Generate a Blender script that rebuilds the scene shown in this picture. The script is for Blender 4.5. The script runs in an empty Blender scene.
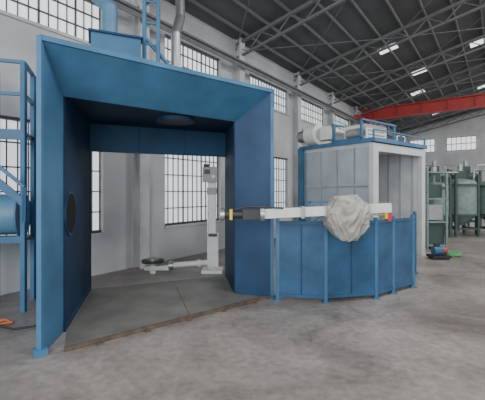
import bpy, bmesh, math, random
from mathutils import Vector, Matrix, noise
random.seed(4)
scene=bpy.context.scene

# ---------------- materials ----------------
def mat(name,col,rough=0.5,metal=0.0,noise=0.0,nscale=6.0,emit=None,estr=0.0,bump=0.0,bscale=40,col2=None,spec=None):
    m=bpy.data.materials.new(name); m.use_nodes=True
    nt=m.node_tree; b=nt.nodes["Principled BSDF"]
    b.inputs["Base Color"].default_value=(*col,1); b.inputs["Roughness"].default_value=rough
    b.inputs["Metallic"].default_value=metal
    if spec is not None: b.inputs["Specular IOR Level"].default_value=spec
    tc=nt.nodes.new("ShaderNodeTexCoord")
    if noise>0 or col2:
        n=nt.nodes.new("ShaderNodeTexNoise"); n.inputs["Scale"].default_value=nscale; n.inputs["Detail"].default_value=8
        nt.links.new(tc.outputs["Object"],n.inputs["Vector"])
        r=nt.nodes.new("ShaderNodeValToRGB")
        c2=col2 if col2 else tuple(min(1,c*(1+noise)) for c in col)
        c1=col if col2 else tuple(c*(1-noise) for c in col)
        r.color_ramp.elements[0].position=.35; r.color_ramp.elements[1].position=.65
        r.color_ramp.elements[0].color=(*c1,1); r.color_ramp.elements[1].color=(*c2,1)
        nt.links.new(n.outputs["Fac"],r.inputs["Fac"]); nt.links.new(r.outputs["Color"],b.inputs["Base Color"])
    if bump>0:
        n2=nt.nodes.new("ShaderNodeTexNoise"); n2.inputs["Scale"].default_value=bscale
        nt.links.new(tc.outputs["Object"],n2.inputs["Vector"])
        bp=nt.nodes.new("ShaderNodeBump"); bp.inputs["Strength"].default_value=bump; bp.inputs["Distance"].default_value=.02
        nt.links.new(n2.outputs["Fac"],bp.inputs["Height"]); nt.links.new(bp.outputs["Normal"],b.inputs["Normal"])
    if emit:
        b.inputs["Emission Color"].default_value=(*emit,1); b.inputs["Emission Strength"].default_value=estr
    return m
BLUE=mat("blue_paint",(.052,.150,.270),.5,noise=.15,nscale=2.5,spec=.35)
IBLUE=mat("booth_inner_shaded_blue",(.014,.036,.080),.6,noise=.25,nscale=1.6,spec=.2)  # booth blue darkened; the shade inside the booth is put into the colour
IBLUE2=mat("booth_header_shaded_blue",(.024,.070,.135),.6,noise=.2,nscale=1.6,spec=.2)  # lighter than the inner walls; light on the header is put into its colour
DBLUE=mat("blue_dark_and_shaded",(.018,.055,.12),.5,noise=.18,nscale=2,spec=.3)  # dark trim, plus the booth's right flare with its shade in the colour
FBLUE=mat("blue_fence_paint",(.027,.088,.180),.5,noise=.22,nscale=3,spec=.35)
LBLUE=mat("light_blue_paint",(.09,.22,.34),.5,noise=.1)
WHITE=mat("white_paint",(.68,.69,.68),.45,noise=.06)
COLW=mat("column_paint",(.58,.59,.60),.6,noise=.12,nscale=2)
CREAM=mat("wall_plaster",(.53,.54,.55),.9,noise=.13,nscale=.9)
GREYP=mat("oven_panel",(.38,.43,.48),.45,metal=.15,noise=.1,nscale=2)
INOV=mat("oven_liner",(.60,.62,.63),.4,metal=.2,noise=.08,nscale=3)
INOV2=mat("oven_liner_rib",(.42,.44,.46),.4,metal=.2)
STEEL=mat("steel",(.38,.39,.4),.35,metal=.8,noise=.1)
GMACH=mat("machine_grey",(.30,.31,.32),.5,noise=.1)
DARK=mat("dark_steel",(.03,.03,.035),.5)
BARS=mat("window_bar_paint",(.09,.095,.10),.6)
BLACK=mat("black_void",(.004,.004,.006),.9)
PLATE=mat("floor_plate",(.115,.118,.110),.6,metal=.05,col2=(.18,.175,.16),nscale=2.2,bump=.2,bscale=60)
RUST=mat("rusty_edge",(.075,.055,.04),.8,col2=(.14,.10,.075),nscale=8)
RED=mat("red_crane_paint",(.42,.045,.04),.5,noise=.1)
ROOFM=mat("roof_sheet",(.115,.118,.122),.85,noise=.15,nscale=.8)
PURL=mat("purlin_steel",(.165,.17,.175),.7,noise=.1)
GREEN=mat("green_grey_paint",(.18,.25,.24),.5,noise=.15)
DGREEN=mat("dark_green_paint",(.045,.08,.075),.6)
CLOTH=mat("canvas_wrap",(.36,.345,.31),.75,noise=.16,nscale=7,bump=.35,bscale=10)
YEL=mat("yellow_paint",(.75,.5,.04),.5)
ORANGE=mat("orange_paint",(.55,.16,.04),.5)
HGREEN=mat("hose_green",(.1,.4,.15),.5)
GLASS=mat("frosted_window",(.6,.64,.66),.35,emit=(.93,.97,1.0),estr=.95,noise=.2,nscale=3)
GLASSHI=mat("frosted_window_high",(.6,.65,.68),.35,emit=(.93,.97,1.0),estr=1.15,noise=.15,nscale=3)
SKYL=mat("skylight_panel",(.7,.75,.75),.5,emit=(.9,.97,1),estr=1.8)
FLOOR=bpy.data.materials.new("concrete_floor"); FLOOR.use_nodes=True
nt=FLOOR.node_tree; b=nt.nodes["Principled BSDF"]; tc=nt.nodes.new("ShaderNodeTexCoord")
n1=nt.nodes.new("ShaderNodeTexNoise"); n1.inputs["Scale"].default_value=.9; n1.inputs["Detail"].default_value=14; n1.inputs["Roughness"].default_value=.7; n1.inputs["Distortion"].default_value=.5
r1=nt.nodes.new("ShaderNodeValToRGB"); r1.color_ramp.elements[0].position=.36; r1.color_ramp.elements[1].position=.64
r1.color_ramp.elements[0].color=(.145,.128,.117,1); r1.color_ramp.elements[1].color=(.325,.295,.277,1)
nt.links.new(tc.outputs["Object"],n1.inputs["Vector"]); nt.links.new(n1.outputs["Fac"],r1.inputs["Fac"])
n3=nt.nodes.new("ShaderNodeTexNoise"); n3.inputs["Scale"].default_value=14; n3.inputs["Detail"].default_value=8
r3=nt.nodes.new("ShaderNodeMapRange"); r3.inputs["From Min"].default_value=.35; r3.inputs["From Max"].default_value=.65; r3.inputs["To Min"].default_value=.84; r3.inputs["To Max"].default_value=1.1
nt.links.new(tc.outputs["Object"],n3.inputs["Vector"]); nt.links.new(n3.outputs["Fac"],r3.inputs["Value"])
mx=nt.nodes.new("ShaderNodeVectorMath"); mx.operation='SCALE'
nt.links.new(r1.outputs["Color"],mx.inputs[0]); nt.links.new(r3.outputs["Result"],mx.inputs["Scale"])
nt.links.new(mx.outputs["Vector"],b.inputs["Base Color"])
r2=nt.nodes.new("ShaderNodeMapRange"); r2.inputs["To Min"].default_value=.25; r2.inputs["To Max"].default_value=.55
nt.links.new(n1.outputs["Fac"],r2.inputs["Value"]); nt.links.new(r2.outputs["Result"],b.inputs["Roughness"])

# ---------------- mesh builder ----------------
class B:
    def __init__(s,name): s.name=name; s.bm=bmesh.new(); s.mats=[]
    def mi(s,m):
        if m not in s.mats: s.mats.append(m)
        return s.mats.index(m)
    def faces(s,vs,fs,m,smooth=False):
        bv=[s.bm.verts.new(v) for v in vs]; i=s.mi(m)
        for f in fs:
            try:
                fa=s.bm.faces.new([bv[k] for k in f]); fa.material_index=i; fa.smooth=smooth
            except ValueError: pass
    def box(s,c,size,m,rz=0,M=None):
        hx,hy,hz=[a/2 for a in size]
        R=M if M else Matrix.Rotation(rz,3,'Z')
        vs=[Vector(c)+R@Vector((x*hx,y*hy,z*hz)) for x in(-1,1) for y in(-1,1) for z in(-1,1)]
        s.faces(vs,[(0,1,3,2),(4,6,7,5),(0,4,5,1),(2,3,7,6),(0,2,6,4),(1,5,7,3)],m)
    def beam(s,p,q,w,h,m):
        p=Vector(p);q=Vector(q);d=q-p;L=d.length;x=d.normalized()
        up=Vector((0,0,1)) if abs(x.z)<.95 else Vector((0,1,0))
        y=up.cross(x).normalized(); z=x.cross(y)
        s.box((p+q)/2,(L,w,h),m,M=Matrix((x,y,z)).transposed())
    def cyl(s,p,q,r,m,seg=20,r2=None,caps=True):
        p=Vector(p);q=Vector(q);x=(q-p).normalized(); r2=r if r2 is None else r2
        up=Vector((0,0,1)) if abs(x.z)<.9 else Vector((1,0,0))
        a=up.cross(x).normalized(); c=x.cross(a); vs=[]
        for P,R in((p,r),(q,r2)):
            for k in range(seg):
                t=2*math.pi*k/seg; vs.append(P+R*(math.cos(t)*a+math.sin(t)*c))
        s.faces(vs,[(k,(k+1)%seg,seg+(k+1)%seg,seg+k) for k in range(seg)],m,True)
        if caps:
            s.faces(vs[:seg],[tuple(reversed(range(seg)))],m); s.faces(vs[seg:],[tuple(range(seg))],m)
    def tube(s,pts,r,m,seg=10):
        for a,b2 in zip(pts,pts[1:]): s.cyl(a,b2,r,m,seg)
        for p in pts[1:-1]: s.ball(p,r,m,max(8,seg))
    def ball(s,c,r,m,n=14,sz=1.0,half=False):
        c=Vector(c); vs=[];fs=[]; rows=n//2
        for i in range(rows+1):
            ph=math.pi*(i/rows)*(0.5 if half else 1)
            for k in range(n):
                t=2*math.pi*k/n; vs.append(c+Vector((r*math.sin(ph)*math.cos(t),r*math.sin(ph)*math.sin(t),r*sz*math.cos(ph))))
        for i in range(rows):
            for k in range(n): fs.append((i*n+k,(i+1)*n+k,(i+1)*n+(k+1)%n,i*n+(k+1)%n))
        s.faces(vs,fs,m,True)
    def panel(s,pts,th,m):
        pts=[Vector(p) for p in pts]; nn=(pts[1]-pts[0]).cross(pts[2]-pts[0]).normalized()*th
        k=len(pts); vs=pts+[p+nn for p in pts]
        fs=[tuple(reversed(range(k))),tuple(range(k,2*k))]+[(i,(i+1)%k,k+(i+1)%k,k+i) for i in range(k)]
        s.faces(vs,fs,m)
    def done(s,bevel=0):
        bmesh.ops.recalc_face_normals(s.bm,faces=s.bm.faces)
        me=bpy.data.meshes.new(s.name); s.bm.to_mesh(me); s.bm.free()
        for m in s.mats: me.materials.append(m)
        o=bpy.data.objects.new(s.name,me); scene.collection.objects.link(o)
        if bevel:
            md=o.modifiers.new("bev","BEVEL"); md.width=bevel; md.segments=2; md.limit_method='ANGLE'
        return o

# ------------- building frame: s along long wall, n into the hall -------------
O=Vector((-.87,8.6,0)); D=Vector((.5927,.8054,0)); N=Vector((.8054,-.5927,0)); UP=Vector((0,0,1))
MW=Matrix((D,N,UP)).transposed()
def W(s,n,z): return O+D*s+N*n+UP*z
def wbox(bd,s0,s1,n0,n1,z0,z1,m): bd.box(W((s0+s1)/2,(n0+n1)/2,(z0+z1)/2),(s1-s0,n1-n0,z1-z0),m,M=MW)
S0,S1=-11.0,19.9; NW=20.0; SL=.21; EAVE=5.6
def rz(n): return EAVE+SL*(n if n<=NW/2 else NW-n)

f=B("floor"); wbox(f,S0,S1+.2,-.2,NW+.2,-.1,0,FLOOR); f.done()

K=1.2417
wins=[(-6.0,-4.3),(-3.6,-2.25),(-1.08,.42),(1.45,3.3),(3.95,5.75),(6.4,8.2),(8.85,10.65),(11.3,13.1),(13.6,15.4)]
wins=[(a*K,b_*K) for a,b_ in wins]
w=B("wall_left")
bands=[(0,.75,0),(.75,2.6,1),(2.6,4.1,0),(4.1,4.9,1),(4.9,EAVE,0)]
for z0,z1,op in bands:
    if not op: wbox(w,S0,S1,-.2,0,z0,z1,CREAM)
    else:
        cur=S0
        for a,b_ in wins: wbox(w,cur,a,-.2,0,z0,z1,CREAM); cur=b_
        wbox(w,cur,S1,-.2,0,z0,z1,CREAM)
w.done()
k=1
for a,b_ in wins:
    for z0,z1,hi in((.75,2.6,0),(4.1,4.9,1)):
        q=B("window_%d"%k); k+=1
        wbox(q,a,b_,-.14,-.12,z0,z1,GLASSHI if hi else GLASS)
        for zz in (z0+.02,z1-.02): wbox(q,a,b_,-.12,-.06,zz-.02,zz+.02,BARS)
        nb=int((b_-a)/.15)
        for i in range(nb+1):
            ss=a+.015+(b_-a-.03)*i/nb; th=.014 if i%4==0 else .0065
            wbox(q,ss-th,ss+th,-.11,-.085,z0,z1,BARS)
        nr=5 if not hi else 3
        for i in range(1,nr):
            zz=z0+(z1-z0)*i/nr; wbox(q,a,b_,-.12,-.085,zz-.01,zz+.01,BARS)
        wbox(q,a-.02,b_+.02,-.1,.04,z0-.05,z0,CREAM)
        q.done()
colS=[t*K for t in(-3.95,-1.65,.93,3.62,6.08,8.5,11.0,13.35,15.6)]
for i,s_ in enumerate(colS):
    c=B("wall_column"); wbox(c,s_-.11,s_+.11,.0,.03,0,EAVE,COLW); wbox(c,s_-.02,s_+.02,.03,.2,0,EAVE,COLW); wbox(c,s_-.11,s_+.11,.2,.23,0,EAVE,COLW); c.done()
w=B("wall_back")
def gab(s0,s1,n0,n1,z0):
    vs=[W(s,n,z) for s in(s0,s1) for n,z in((n0,z0),(n1,z0),(n1,rz(n1)),(n0,rz(n0)))]
    w.faces(vs,[(0,1,2,3),(7,6,5,4),(0,4,5,1),(1,5,6,2),(2,6,7,3),(3,7,4,0)],CREAM)
gab(S1,S1+.2,-.2,NW/2,0); gab(S1,S1+.2,NW/2,NW+.2,0)
w.done()
for i,(a,b_) in enumerate(((.8,2.3),(3.0,4.6),(5.4,7.0),(7.8,9.4))):
    for z0,z1 in((1.0,2.4),(4.1,4.95)):
        q=B("window_%d"%k); k+=1
        wbox(q,S1-.05,S1-.02,a,b_,z0,z1,GLASSHI)
        for j in range(7):
            nn=a+(b_-a)*j/6; wbox(q,S1-.08,S1-.05,nn-.015,nn+.015,z0,z1,BARS)
        for zz in(z0,(z0+z1)/2,z1): wbox(q,S1-.08,S1-.05,a,b_,zz-.02,zz+.02,BARS)
        q.done()
r=B("ceiling")
for n0,n1 in((-.3,NW/2),(NW/2,NW+.3)):
    vs=[W(s,n,rz(n)+e) for e in(.0,.06) for s,n in((S0,n0),(S1+.2,n0),(S1+.2,n1),(S0,n1))]
    r.faces(vs,[(3,2,1,0),(4,5,6,7),(0,1,5,4),(1,2,6,5),(2,3,7,6),(3,0,4,7)],ROOFM)
r.done()
p=B("roof_purlins")
n_=.4
while n_<NW:
    p.beam(W(S0,n_,rz(n_)-.05),W(S1,n_,rz(n_)-.05),.04,.09,PURL); n_+=.62
p.done()
p=B("roof_trusses")
for s_ in colS:
    for a,b_ in((0,NW/2),(NW/2,NW)):
        p.beam(W(s_,a,rz(a)-.14),W(s_,b_,rz(b_)-.14),.08,.07,PURL)
        p.beam(W(s_,a,rz(a)-.50),W(s_,b_,rz(b_)-.50),.07,.05,PURL)
        m_=12
        for i in range(m_):
            x0=a+(b_-a)*i/m_; x1=a+(b_-a)*(i+.5)/m_; x2=a+(b_-a)*(i+1)/m_
            p.beam(W(s_,x0,rz(x0)-.17),W(s_,x1,rz(x1)-.49),.025,.025,PURL); p.beam(W(s_,x1,rz(x1)-.49),W(s_,x2,rz(x2)-.17),.025,.025,PURL)
for s0,s1 in zip(colS,colS[1:]):
    for a in (0,3.3,6.6):
        p.cyl(W(s0,a,rz(a)-.3),W(s1,a+3.3,rz(a+3.3)-.3),.013,PURL,6); p.cyl(W(s1,a,rz(a)-.3),W(s0,a+3.3,rz(a+3.3)-.3),.013,PURL,6)
p.done()
q=B("roof_skylights")
for s_,a in ((-1,2.4),(5.7,2.55),(8.3,4.95),(9.0,2.95),(11.8,2.4),(11.2,6.8),(14.5,4.9),(17.3,2.5)):
    vs=[W(ss,nn,rz(nn)-.015) for ss,nn in((s_-.22,a),(s_+.22,a),(s_+.22,a+.55),(s_-.22,a+.55))]
    q.panel(vs,.01,SKYL)
q.done()
c=B("overhead_crane")
sC=D.dot(Vector((5.87,17.78,0))-O)-.6
wbox(c,sC-.03,sC+.03,.35,14,4.94,5.38,RED)
wbox(c,sC-.17,sC+.17,.35,14,5.38,5.42,RED); wbox(c,sC-.17,sC+.17,.35,14,4.90,4.94,RED)
wbox(c,sC-.9,sC+.9,.26,.5,4.90,5.06,RED)
for i in range(14): wbox(c,sC-.12,sC+.12,1+i-.01,1+i+.01,4.94,5.38,RED)
wbox(c,sC-.3,sC+.3,9.0,9.7,4.5,4.90,YEL)
c.done()
c=B("crane_runway"); wbox(c,S0+.2,S1-.1,.28,.42,4.84,4.885,PURL); wbox(c,S0+.2,S1-.1,.34,.36,4.74,4.84,PURL)
c.done()

# ------------- blue booth -------------
def v3(p,z): return Vector((p[0],p[1],z))
FLo=(-1.85,3.2);FRo=(.414,4.91);FLi=(-1.92,3.71);FRi=(-.096,5.09);BL=(-2.34,5.3);BR=(-.28,6.2)
BLo=(-2.5,5.4);BRo=(.12,6.35); ZO=2.9; ZI=2.52
b_=B("blue_industrial_booth")
b_.panel([v3(FLo,ZO),v3(FRo,ZO),v3(FRi,ZI),v3(FLi,ZI)],-.02,BLUE)
b_.panel([v3(FRo,0),v3(FRo,ZO),v3(FRi,ZI),v3(FRi,0)],.02,DBLUE)  # same paint as the other flares, darkened for the shade on this tilt
b_.panel([v3(FLo,0),v3(FLo,ZO),v3(FLi,ZI),v3(FLi,0)],-.02,BLUE)
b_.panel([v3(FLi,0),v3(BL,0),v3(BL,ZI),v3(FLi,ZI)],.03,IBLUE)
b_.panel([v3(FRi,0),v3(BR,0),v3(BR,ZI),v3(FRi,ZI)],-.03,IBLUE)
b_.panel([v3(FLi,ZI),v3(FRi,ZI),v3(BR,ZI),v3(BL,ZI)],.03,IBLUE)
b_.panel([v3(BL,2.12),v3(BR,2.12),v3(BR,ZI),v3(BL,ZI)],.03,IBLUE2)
b_.panel([v3(FLo,ZO),v3(FRo,ZO),v3(BRo,ZO),v3(BLo,ZO)],.03,BLUE)
b_.panel([v3(FLo,0),v3(BLo,0),v3(BLo,ZO),v3(FLo,ZO)],.02,BLUE)
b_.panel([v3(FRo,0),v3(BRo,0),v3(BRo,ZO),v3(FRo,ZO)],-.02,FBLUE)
b_.panel([v3(BL,ZI),v3(BR,ZI),v3(BRo,ZO),v3(BLo,ZO)],.02,BLUE)
b_.panel([v3(BL,0),v3(BLo,0),v3(BLo,ZO),v3(BL,ZI)],.02,BLUE)
b_.panel([v3(BR,0),v3(BRo,0),v3(BRo,ZO),v3(BR,ZI)],.02,BLUE)
for p_ in(FLo,FRo): b_.beam(v3(p_,0),v3(p_,ZO+.02),.045,.045,BLUE)
b_.beam(v3(FLo,ZO),v3(FRo,ZO),.05,.05,BLUE)
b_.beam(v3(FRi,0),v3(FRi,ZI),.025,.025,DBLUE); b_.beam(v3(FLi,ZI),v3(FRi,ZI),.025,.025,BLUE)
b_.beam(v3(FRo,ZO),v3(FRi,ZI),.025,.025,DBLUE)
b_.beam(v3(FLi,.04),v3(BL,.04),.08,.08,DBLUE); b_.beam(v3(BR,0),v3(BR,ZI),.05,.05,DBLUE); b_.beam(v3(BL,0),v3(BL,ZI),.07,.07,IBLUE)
b_.beam(v3(BL,2.12),v3(BR,2.12),.04,.04,DBLUE)
for t in(.33,.66):
    a=Vector(v3(BL,0)).lerp(v3(BR,0),t); b_.beam(a+UP*2.12+Vector((.01,-.02,0)),a+UP*ZI+Vector((.01,-.02,0)),.02,.02,IBLUE)
pl=v3(FLi,0).lerp(v3(BL,0),.15)+UP*1.25; dl=(v3(BL,0)-v3(FLi,0)).normalized(); nl=Vector((dl.y,-dl.x,0))
b_.cyl(pl-nl*.02,pl+nl*.045,.25,DBLUE,32); b_.cyl(pl,pl+nl*.05,.225,BLACK,32)
b_.cyl((-.95,4.95,ZI+.01),(-.95,4.95,ZI-.045),.27,DBLUE,32); b_.cyl((-.95,4.95,ZI),(-.95,4.95,ZI-.05),.24,DARK,32)
b_.box((-1.85,3.2,.03),(.11,.11,.06),BLUE,rz=.65); b_.box((.414,4.91,.02),(.08,.08,.04),BLUE,rz=.65)
b_.done()
pf=B("booth_floor_plate")
pf.panel([(-1.66,3.27,.0),(.36,4.9,.0),(-.08,5.08,.0),(-.31,6.15,0),(-2.28,5.3,0),(-1.87,3.75,0)],.015,PLATE)
dv=(Vector((.36,4.9,0))-Vector((-1.66,3.27,0))).normalized()
a=Vector((-1.66,3.27,.016))+dv*1.35; pf.beam(a,a+Vector((-.45,1.4,0)),.01,.003,RUST)
pf.beam((-1.66,3.27,.02),(.36,4.9,.02),.045,.035,RUST)
for t in (.3,.8,1.3,1.8,2.3):
    a=Vector((-1.66,3.27,.0))+dv*t; pf.box(a+Vector((.03,-.04,.01)),(.05,.04,.02),RUST,rz=.68)
pf.done()

r=B("rooftop_duct")
Zr=ZO+.035
r.box((-1.72,4.75,Zr+.3),(.62,.4,.6),BLUE,rz=.4); r.box((-1.72,4.75,Zr+.61),(.68,.46,.03),DBLUE,rz=.4)
r.tube([(-1.8,4.75,Zr+.5),(-1.8,4.75,Zr+1.05),(-2.2,4.95,Zr+1.45),(-2.6,5.15,Zr+1.6)],.10,LBLUE,16)
r.beam((-1.36,4.85,Zr),(-1.36,4.85,Zr+2.0),.05,.05,BLUE); r.beam((-1.18,4.9,Zr),(-1.18,4.9,Zr+2.0),.05,.05,BLUE)
for z in(.3,.6,.9,1.2,1.5,1.8): r.beam((-1.36,4.85,Zr+z),(-1.18,4.9,Zr+z),.025,.025,BLUE)
r.tube([(-1.36,4.85,Zr+.7),(-.9,5.1,Zr+.2)],.03,BLUE,8)
r.done(.008)
r=B("exhaust_pipe")
r.tube([(-1.0,5.25,Zr),(-1.0,5.25,3.85),(-.97,5.45,4.2),(-1.0,5.6,5.0),(-1.05,5.6,5.9)],.075,STEEL,16)
r.cyl((-1.0,5.25,3.3),(-1.0,5.25,3.36),.11,STEEL,16)
r.done()
r=B("rooftop_motor")
r.cyl((-.68,5.3,Zr+.22),(-.35,5.45,Zr+.22),.11,DARK,18); r.box((-.5,5.38,Zr+.05),(.4,.28,.1),DARK,rz=.4); r.done()

r=B("blue_service_platform")
A1,A2,A3,A4=(-2.72,4.35),(-3.55,4.12),(-2.9,4.85),(-3.3,4.7)
for x,y in(A1,A2,A3,A4): r.beam((x,y,0),(x,y,3.1),.055,.055,BLUE)
r.panel([(*A1,2.25),(*A2,2.25),(*A4,2.25),(*A3,2.25)],.05,DBLUE)
for z in(2.7,3.1):
    for a,c_ in((A1,A2),(A1,A3),(A2,A4)): r.beam((*a,z),(*c_,z),.04,.04,BLUE)
r.beam((*A1,2.2),(*A2,2.2),.06,.12,BLUE); r.beam((*A1,.9),(*A2,.9),.05,.08,BLUE)
r.beam((*A1,1.35),(*A2,2.15),.05,.09,BLUE); r.beam((-2.62,4.2,1.55),(-3.3,4.0,2.2),.04,.04,BLUE)
r.beam((*A1,1.1),(-2.62,4.2,1.55),.04,.04,BLUE)
r.panel([(*A1,.9),(*A2,.9),(*A4,.9),(*A3,.9)],.04,DBLUE)
r.cyl((-3.45,4.35,1.2),(-2.85,4.52,1.2),.26,LBLUE,28); r.cyl((-2.85,4.52,1.2),(-2.83,4.525,1.2),.285,BLUE,28); r.cyl((-3.15,4.435,1.2),(-3.12,4.44,1.2),.275,BLUE,28)
r.done()
r=B("floor_cable")
r.tube([(-3.1,3.75,.02),(-2.7,3.85,.02),(-2.45,3.75,.02),(-2.15,3.9,.02)],.012,DARK,8)
r.tube([(-2.9,3.95,.02),(-2.72,4.02,.02),(-2.6,3.95,.02),(-2.72,3.88,.02)],.014,ORANGE,8)
r.done()

# manipulator column: slim post with high-mounted box
m=B("manipulator_column")
X,Y=-.56,6.5
m.box((X,Y,.03),(.38,.34,.06),WHITE); m.box((X,Y,1.0),(.13,.14,1.9),WHITE)
m.box((X-.08,Y-.03,.95),(.03,.07,1.6),STEEL)
m.box((X-.03,Y-.1,1.80),(.27,.12,.27),GMACH); m.box((X-.08,Y-.17,1.85),(.1,.02,.08),DARK); m.box((X+.04,Y-.17,1.76),(.07,.02,.06),WHITE)
m.cyl((X-.1,Y-.1,1.93),(X-.1,Y-.1,1.99),.05,DARK,14); m.box((X,Y-.08,1.5),(.17,.05,.12),GMACH)
m.box((X+.02,Y-.1,.42),(.2,.1,.62),WHITE); m.box((X+.02,Y-.16,.7),(.16,.03,.05),DARK)
m.cyl((X,Y-.1,.2),(X-.75,Y-.1,.14),.05,WHITE,18); m.cyl((X-.7,Y-.1,.14),(X-.78,Y-.1,.14),.08,STEEL,18)
m.cyl((X-.2,Y-.1,.18),(X-.26,Y-.1,.175),.07,WHITE,18)
m.box((X-1.0,Y-.1,.1),(.45,.12,.08),WHITE)
m.cyl((X-1.08,Y-.1,.0),(X-1.08,Y-.1,.2),.06,WHITE,18); m.cyl((X-1.08,Y-.1,.2),(X-1.08,Y-.1,.24),.2,DARK,28); m.cyl((X-1.08,Y-.1,.24),(X-1.08,Y-.1,.27),.12,STEEL,20)
m.done(.006)

fn=B("blue_safety_fence")
pts=[(.48,4.79),(1.115,4.70),(1.858,4.88),(2.2,5.12),(2.65,5.45),(3.15,6.4)]
H=1.09
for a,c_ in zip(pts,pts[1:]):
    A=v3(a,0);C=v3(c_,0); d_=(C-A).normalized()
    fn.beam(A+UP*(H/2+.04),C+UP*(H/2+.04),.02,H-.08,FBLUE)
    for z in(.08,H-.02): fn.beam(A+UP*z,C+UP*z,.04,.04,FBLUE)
    nm=Vector((d_.y,-d_.x,0)); L=(C-A).length
    if L>.6:
        M_=A.lerp(C,.5)+nm*.012; fn.beam(M_+UP*.1,M_+UP*(H-.05),.012,.02,DBLUE)
for a in pts:
    fn.beam(v3(a,0),v3(a,H+.04),.045,.045,BLUE); fn.box(v3(a,.01),(.09,.09,.02),BLUE)
fn.beam((1.0,5.0,1.05),(1.35,5.0,1.35),.03,.03,BLUE); fn.beam((1.35,5.0,1.05),(1.0,5.0,1.3),.03,.03,BLUE)
fn.beam((.95,5.0,1.05),(.95,5.0,1.35),.035,.035,BLUE); fn.beam((.95,5.0,1.34),(1.4,5.0,1.34),.035,.035,BLUE); fn.beam((1.4,5.0,1.05),(1.4,5.0,1.35),.035,.035,BLUE)
fn.beam((.95,5.0,1.05),(.95,4.73,1.05),.03,.03,BLUE);fn.beam((1.4,5.0,1.05),(1.4,4.78,1.05),.03,.03,BLUE)
fn.done()

a_=B("rotating_mould_arm")
a_.cyl((1.62,5.6,0),(1.62,5.6,.06),.35,BLUE,28); a_.cyl((1.62,5.6,.06),(1.62,5.6,1.25),.2,BLUE,28); a_.cyl((1.62,5.6,1.25),(1.62,5.6,1.32),.26,BLUE,28)
a_.beam((1.62,5.6,1.26),(1.62,4.4,1.27),.14,.1,WHITE)
a_.beam((.25,4.35,1.215),(1.86,4.42,1.29),.11,.115,WHITE)
a_.beam((.72,4.345,1.237),(.76,4.345,1.237),.15,.15,STEEL)
a_.beam((1.02,4.37,1.25),(1.05,4.37,1.25),.15,.15,STEEL)
a_.beam((-.0,4.34,1.21),(.25,4.35,1.215),.12,.13,DARK)
a_.cyl((-.22,4.33,1.21),(-.0,4.34,1.21),.05,DARK,18); a_.cyl((.22,4.35,1.215),(.27,4.35,1.215),.1,STEEL,20)
a_.box((-.14,4.32,1.21),(.035,.11,.13),YEL)
a_.tube([(-.1,4.3,1.27),(.05,4.28,1.31),(.3,4.28,1.30),(.5,4.3,1.29)],.012,DARK,8)
a_.cyl((-.27,4.33,1.21),(-.22,4.33,1.21),.08,STEEL,20)
a_.box((1.84,4.42,1.2),(.05,.1,.15),RED); a_.box((1.8,4.42,1.21),(.03,.1,.12),YEL)
a_.beam((1.66,4.41,1.21),(1.85,4.42,1.2),.04,.03,STEEL)
a_.done(.004)
bm=bmesh.new(); bmesh.ops.create_icosphere(bm,subdivisions=6,radius=1)
prof=[(-.93,.1),(-.45,.85),(.35,.95),(.95,.5),(.95,-.25),(.45,-1.0),(-.25,-1.0),(-.8,-.45)]
def pr(x,z):
    best=9
    for (x0,z0),(x1,z1) in zip(prof,prof[1:]+prof[:1]):
        ex,ez=x1-x0,z1-z0; nx,nz=-ez,ex
        c0=nx*x0+nz*z0
        if c0<0: nx,nz,c0=-nx,-nz,-c0
        q_=nx*x+nz*z
        if q_>1e-6: best=min(best,c0/q_)
    return best
for v in bm.verts:
    c=v.co.copy(); h=math.hypot(c.x,c.z)
    k_=pr(c.x/max(h,1e-5),c.z/max(h,1e-5)) if h>1e-4 else 1
    hh=min(1,h*1.25)
    ux,uz=(c.x/h,c.z/h) if h>1e-4 else (0,0)
    wv=c+Vector((noise.noise(c*1.5),noise.noise(c*1.5+Vector((5,0,0))),0))*.5
    f1=abs(noise.noise(Vector((wv.x*2.6,wv.y*2.6,wv.z*1.3)))); f2=abs(noise.noise(Vector((wv.x*4,wv.y*4,wv.z*2.2))+Vector((3,1,2))))
    cr=f1*.13+f2*.08
    rr=k_*hh*(1.04-cr)
    v.co=Vector((ux*rr*.275,c.y*.25*(1.12-cr*2.4),uz*rr*.285))
for fa in bm.faces: fa.smooth=True
me=bpy.data.meshes.new("wrapped_mould"); bm.to_mesh(me); bm.free(); me.materials.append(CLOTH)
wm=bpy.data.objects.new("wrapped_mould",me); wm.location=(1.28,4.38,1.18); scene.collection.objects.link(wm)

# ------------- oven -------------
o=B("industrial_oven")
e1=Vector((.797,.603,0)); e2=Vector((-.603,.797,0)); C0=Vector((2.55,7.0,0)); MO=Matrix((e1,e2,UP)).transposed()
OW,OD,OH=2.04,1.84,2.4
def ob(bd,x0,x1,y0,y1,z0,z1,m): bd.box(C0+e1*(x0+x1)/2+e2*(y0+y1)/2+UP*(z0+z1)/2,(x1-x0,y1-y0,z1-z0),m,M=MO)
ob(o,0,.1,0,OD,0,OH,GREYP); ob(o,OW-.1,OW,0,OD,0,OH,INOV); ob(o,.1,OW-.1,OD-.1,OD,0,OH,INOV)
ob(o,0,OW,0,OD,OH,OH+.08,INOV); ob(o,.1,OW-.1,0,OD,0,.04,STEEL)
ob(o,-.04,.14,-.1,0,0,OH+.06,INOV); ob(o,OW-.12,OW+.04,-.1,0,0,OH+.06,INOV); ob(o,.14,OW-.12,-.1,0,OH-.1,OH+.06,INOV)
ob(o,-.06,OW+.06,-.14,OD+.04,OH+.08,OH+.16,BLUE)
for y in(.35,.8,1.25,1.7): ob(o,-.02,0,y-.012,y+.012,0,OH,STEEL)
for z in(.8,1.6): ob(o,-.015,0,0,OD,z-.012,z+.012,STEEL)
for y in [i*.3+.1 for i in range(6)]: ob(o,OW-.12,OW-.1,y,y+.06,.05,OH,INOV2)
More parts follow.
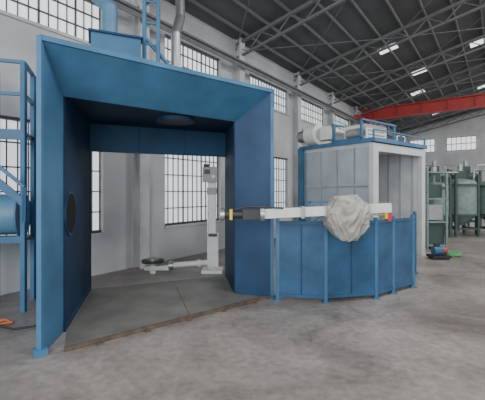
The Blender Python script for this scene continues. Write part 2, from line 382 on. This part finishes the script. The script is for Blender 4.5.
for x in [i*.4+.3 for i in range(4)]: ob(o,x,x+.06,OD-.12,OD-.1,.05,OH,INOV2)
ob(o,-.08,0,OD-.08,OD+.06,0,OH+.12,BLUE)
o.done()
t=B("oven_roof_fan")
Z=OH+.16
for x in(.05,1.3):
    ob(t,x,x+.05,.2,1.0,Z,Z+.06,BLUE)
    for y in(.22,.93): ob(t,x,x+.05,y,y+.05,Z,Z+.42,BLUE)
ob(t,.05,1.35,.2,.25,Z+.4,Z+.44,BLUE); ob(t,.05,1.35,.95,1.0,Z+.4,Z+.44,BLUE)
ob(t,.35,1.15,.32,.88,Z,Z+.38,WHITE)
for z in(.08,.16,.24): ob(t,.42,1.05,.30,.32,Z+z,Z+z+.03,INOV2)
pc=C0+e1*.0+e2*1.3+UP*(Z+.24)
t.cyl(pc,pc+e2*.3,.23,WHITE,28); t.cyl(pc-e2*.03,pc,.12,INOV2,20); t.cyl(pc+e2*.3,pc+e2*.6,.13,STEEL,20)
for i in range(5): t.cyl(pc+e2*(.34+i*.05),pc+e2*(.36+i*.05),.15,STEEL,20)
ob(t,.0,.2,1.02,1.3,Z+.1,Z+.4,WHITE); ob(t,-.02,.4,1.02,1.8,Z,Z+.06,WHITE)
ob(t,.3,.8,1.2,1.6,Z,Z+.34,GMACH); ob(t,.9,1.3,1.2,1.5,Z,Z+.22,GMACH)
for y in (1.45,1.6,1.75): ob(t,-.02,.1,y-.03,y+.03,Z+.04,Z+.3,WHITE)
mc=C0+e1*.22+e2*.55+UP*(Z+.17)
t.cyl(mc-e2*.22,mc+e2*.14,.1,GMACH,20); t.cyl(mc-e2*.26,mc-e2*.22,.07,DARK,16)
for i in range(5): t.cyl(mc-e2*(.18-i*.06),mc-e2*(.165-i*.06),.112,STEEL,20)
ob(t,.14,.3,.3,.7,Z,Z+.07,STEEL)
t.tube([C0+e1*1.5+e2*.7+UP*Z,C0+e1*1.5+e2*.7+UP*(Z+.3),C0+e1*1.1+e2*.7+UP*(Z+.3)],.06,STEEL,12)
t.tube([C0+e1*1.55+e2*.3+UP*Z,C0+e1*1.55+e2*.3+UP*(Z+.22),C0+e1*1.9+e2*.3+UP*(Z+.22),C0+e1*1.9+e2*.3+UP*Z],.03,STEEL,8)
t.done(.004)
t=B("oven_guard_rail")
for x in(-.03,1.0,OW): t.beam(C0+e1*x-e2*.1+UP*Z,C0+e1*x-e2*.1+UP*(Z+.16),.03,.03,BLUE)
t.beam(C0+e1*-.03-e2*.1+UP*(Z+.16),C0+e1*OW-e2*.1+UP*(Z+.16),.025,.025,BLUE)
t.done()

r=B("steel_rack")
for x in(4.75,5.25):
    for y in(9.0,9.6): r.beam((x,y,0),(x,y,2.0),.05,.05,GREEN)
for z in(.1,.7,1.3,1.98): r.box((5.0,9.3,z),(.56,.66,.04),GREEN)
r.box((5,9.3,.4),(.44,.5,.54),DGREEN); r.box((5,9.3,.95),(.4,.5,.4),STEEL); r.box((5,9.3,1.5),(.35,.45,.34),DGREEN)
r.done()
for i,(x,y,rd,h,mm) in enumerate(((6.35,11.6,.45,1.85,GREEN),(7.4,11.9,.5,1.95,GREEN),(8.5,11.8,.5,1.9,GREEN),(6.9,14.2,.45,2.3,DGREEN),(8.0,14.6,.5,2.3,GREEN),(9.3,14.6,.5,2.3,DGREEN))):
    t=B("mixing_tank")
    t.cyl((x,y,.7),(x,y,h-.2),rd,mm,28); t.cyl((x,y,.35),(x,y,.7),.12,mm,28,r2=rd); t.ball((x,y,h-.2),rd,mm,24,sz=.35,half=True)
    t.cyl((x,y,h-.28),(x,y,h-.22),rd+.05,DGREEN,28); t.cyl((x,y,.68),(x,y,.74),rd+.04,DGREEN,28)
    for a in range(4):
        aa=math.pi/4+a*math.pi/2; px,py=x+(rd+.02)*math.cos(aa),y+(rd+.02)*math.sin(aa); t.beam((px,py,0),(px,py,h+.1),.07,.07,DGREEN)
    for z in (.25,1.2):
        for a in range(4):
            a0=math.pi/4+a*math.pi/2; a1=a0+math.pi/2
            t.beam((x+(rd+.02)*math.cos(a0),y+(rd+.02)*math.sin(a0),z),(x+(rd+.02)*math.cos(a1),y+(rd+.02)*math.sin(a1),z),.04,.05,DGREEN)
    t.box((x,y,h+.1),(.3,.2,.25),DGREEN); t.cyl((x,y,h+.2),(x,y,h+.45),.09,STEEL,16); t.tube([(x+rd*.6,y-rd*.5,h-.1),(x+rd*.6,y-rd*.5,h+.25),(x+rd+.2,y-rd*.5,h+.25)],.035,STEEL)
    t.cyl((x,y,.12),(x,y,.35),.06,STEEL,12)
    t.done()
t=B("small_pump")
t.box((4.35,7.75,.06),(.4,.3,.05),DARK)
for dx in(-.15,.15):
    for dy in(-.1,.1): t.cyl((4.35+dx,7.75+dy,0),(4.35+dx,7.75+dy,.04),.03,DARK,10)
t.cyl((4.22,7.75,.18),(4.42,7.75,.18),.1,BLUE,18); t.cyl((4.42,7.75,.18),(4.5,7.75,.18),.08,RED,18); t.box((4.3,7.75,.3),(.1,.08,.07),DARK)
t.done()
t=B("coiled_hose")
pp=[]
for j in range(60):
    an=j*.42; pp.append((4.85+.17*math.cos(an),8.1+.17*math.sin(an),.025+j*.001))
t.tube(pp,.015,HGREEN,8); t.done()
t=B("wall_ac_unit"); s_=4.45*K
wbox(t,s_-.45,s_+.1,.05,.35,3.3,3.75,WHITE); wbox(t,s_-.4,s_-.05,.35,.37,3.35,3.7,STEEL); t.cyl(W(s_-.2,.36,3.52),W(s_-.2,.39,3.52),.15,DARK,20); wbox(t,s_-.4,s_,0,.3,3.25,3.3,STEEL); t.done()

# ------------- lights -------------
def area(name,loc,target,size,power,col=(1,1,1),sy=None):
    l=bpy.data.lights.new(name,'AREA'); l.size=size; l.energy=power; l.color=col
    if sy: l.shape='RECTANGLE'; l.size_y=sy
    o_=bpy.data.objects.new(name,l); o_.location=loc; scene.collection.objects.link(o_)
    o_.rotation_euler=(Vector(target)-Vector(loc)).to_track_quat('-Z','Y').to_euler()
area("overhead_fill_light",W(-3,6.5,6.2),W(-3,6.5,0),3,280,(1,.98,.96))  # this and the next two are added fill lamps, not fittings of the hall
area("overhead_fill_light.001",W(4,9.5,6.6),W(4,8,0),3,480,(1,.98,.96))
area("overhead_fill_light.002",W(12,10.5,6.6),W(12,9,0),3,650,(1,.99,.98))
area("rear_fill_light",W(-10,6,3),W(0,4,1.2),5,440,(.97,.99,1),sy=4)  # added fill lamp behind the camera; no doorway is built there
wd=bpy.data.worlds.new("World"); scene.world=wd; wd.use_nodes=True
bg=wd.node_tree.nodes["Background"]; bg.inputs[0].default_value=(.94,.97,1,1); bg.inputs[1].default_value=1.4

cam=bpy.data.cameras.new("Camera"); co=bpy.data.objects.new("Camera",cam); scene.collection.objects.link(co)
co.location=(0,0,1.5); co.rotation_euler=(math.pi/2,0,0)
cam.sensor_width=36; cam.lens=350/485*36; cam.shift_y=-9/485
scene.camera=co
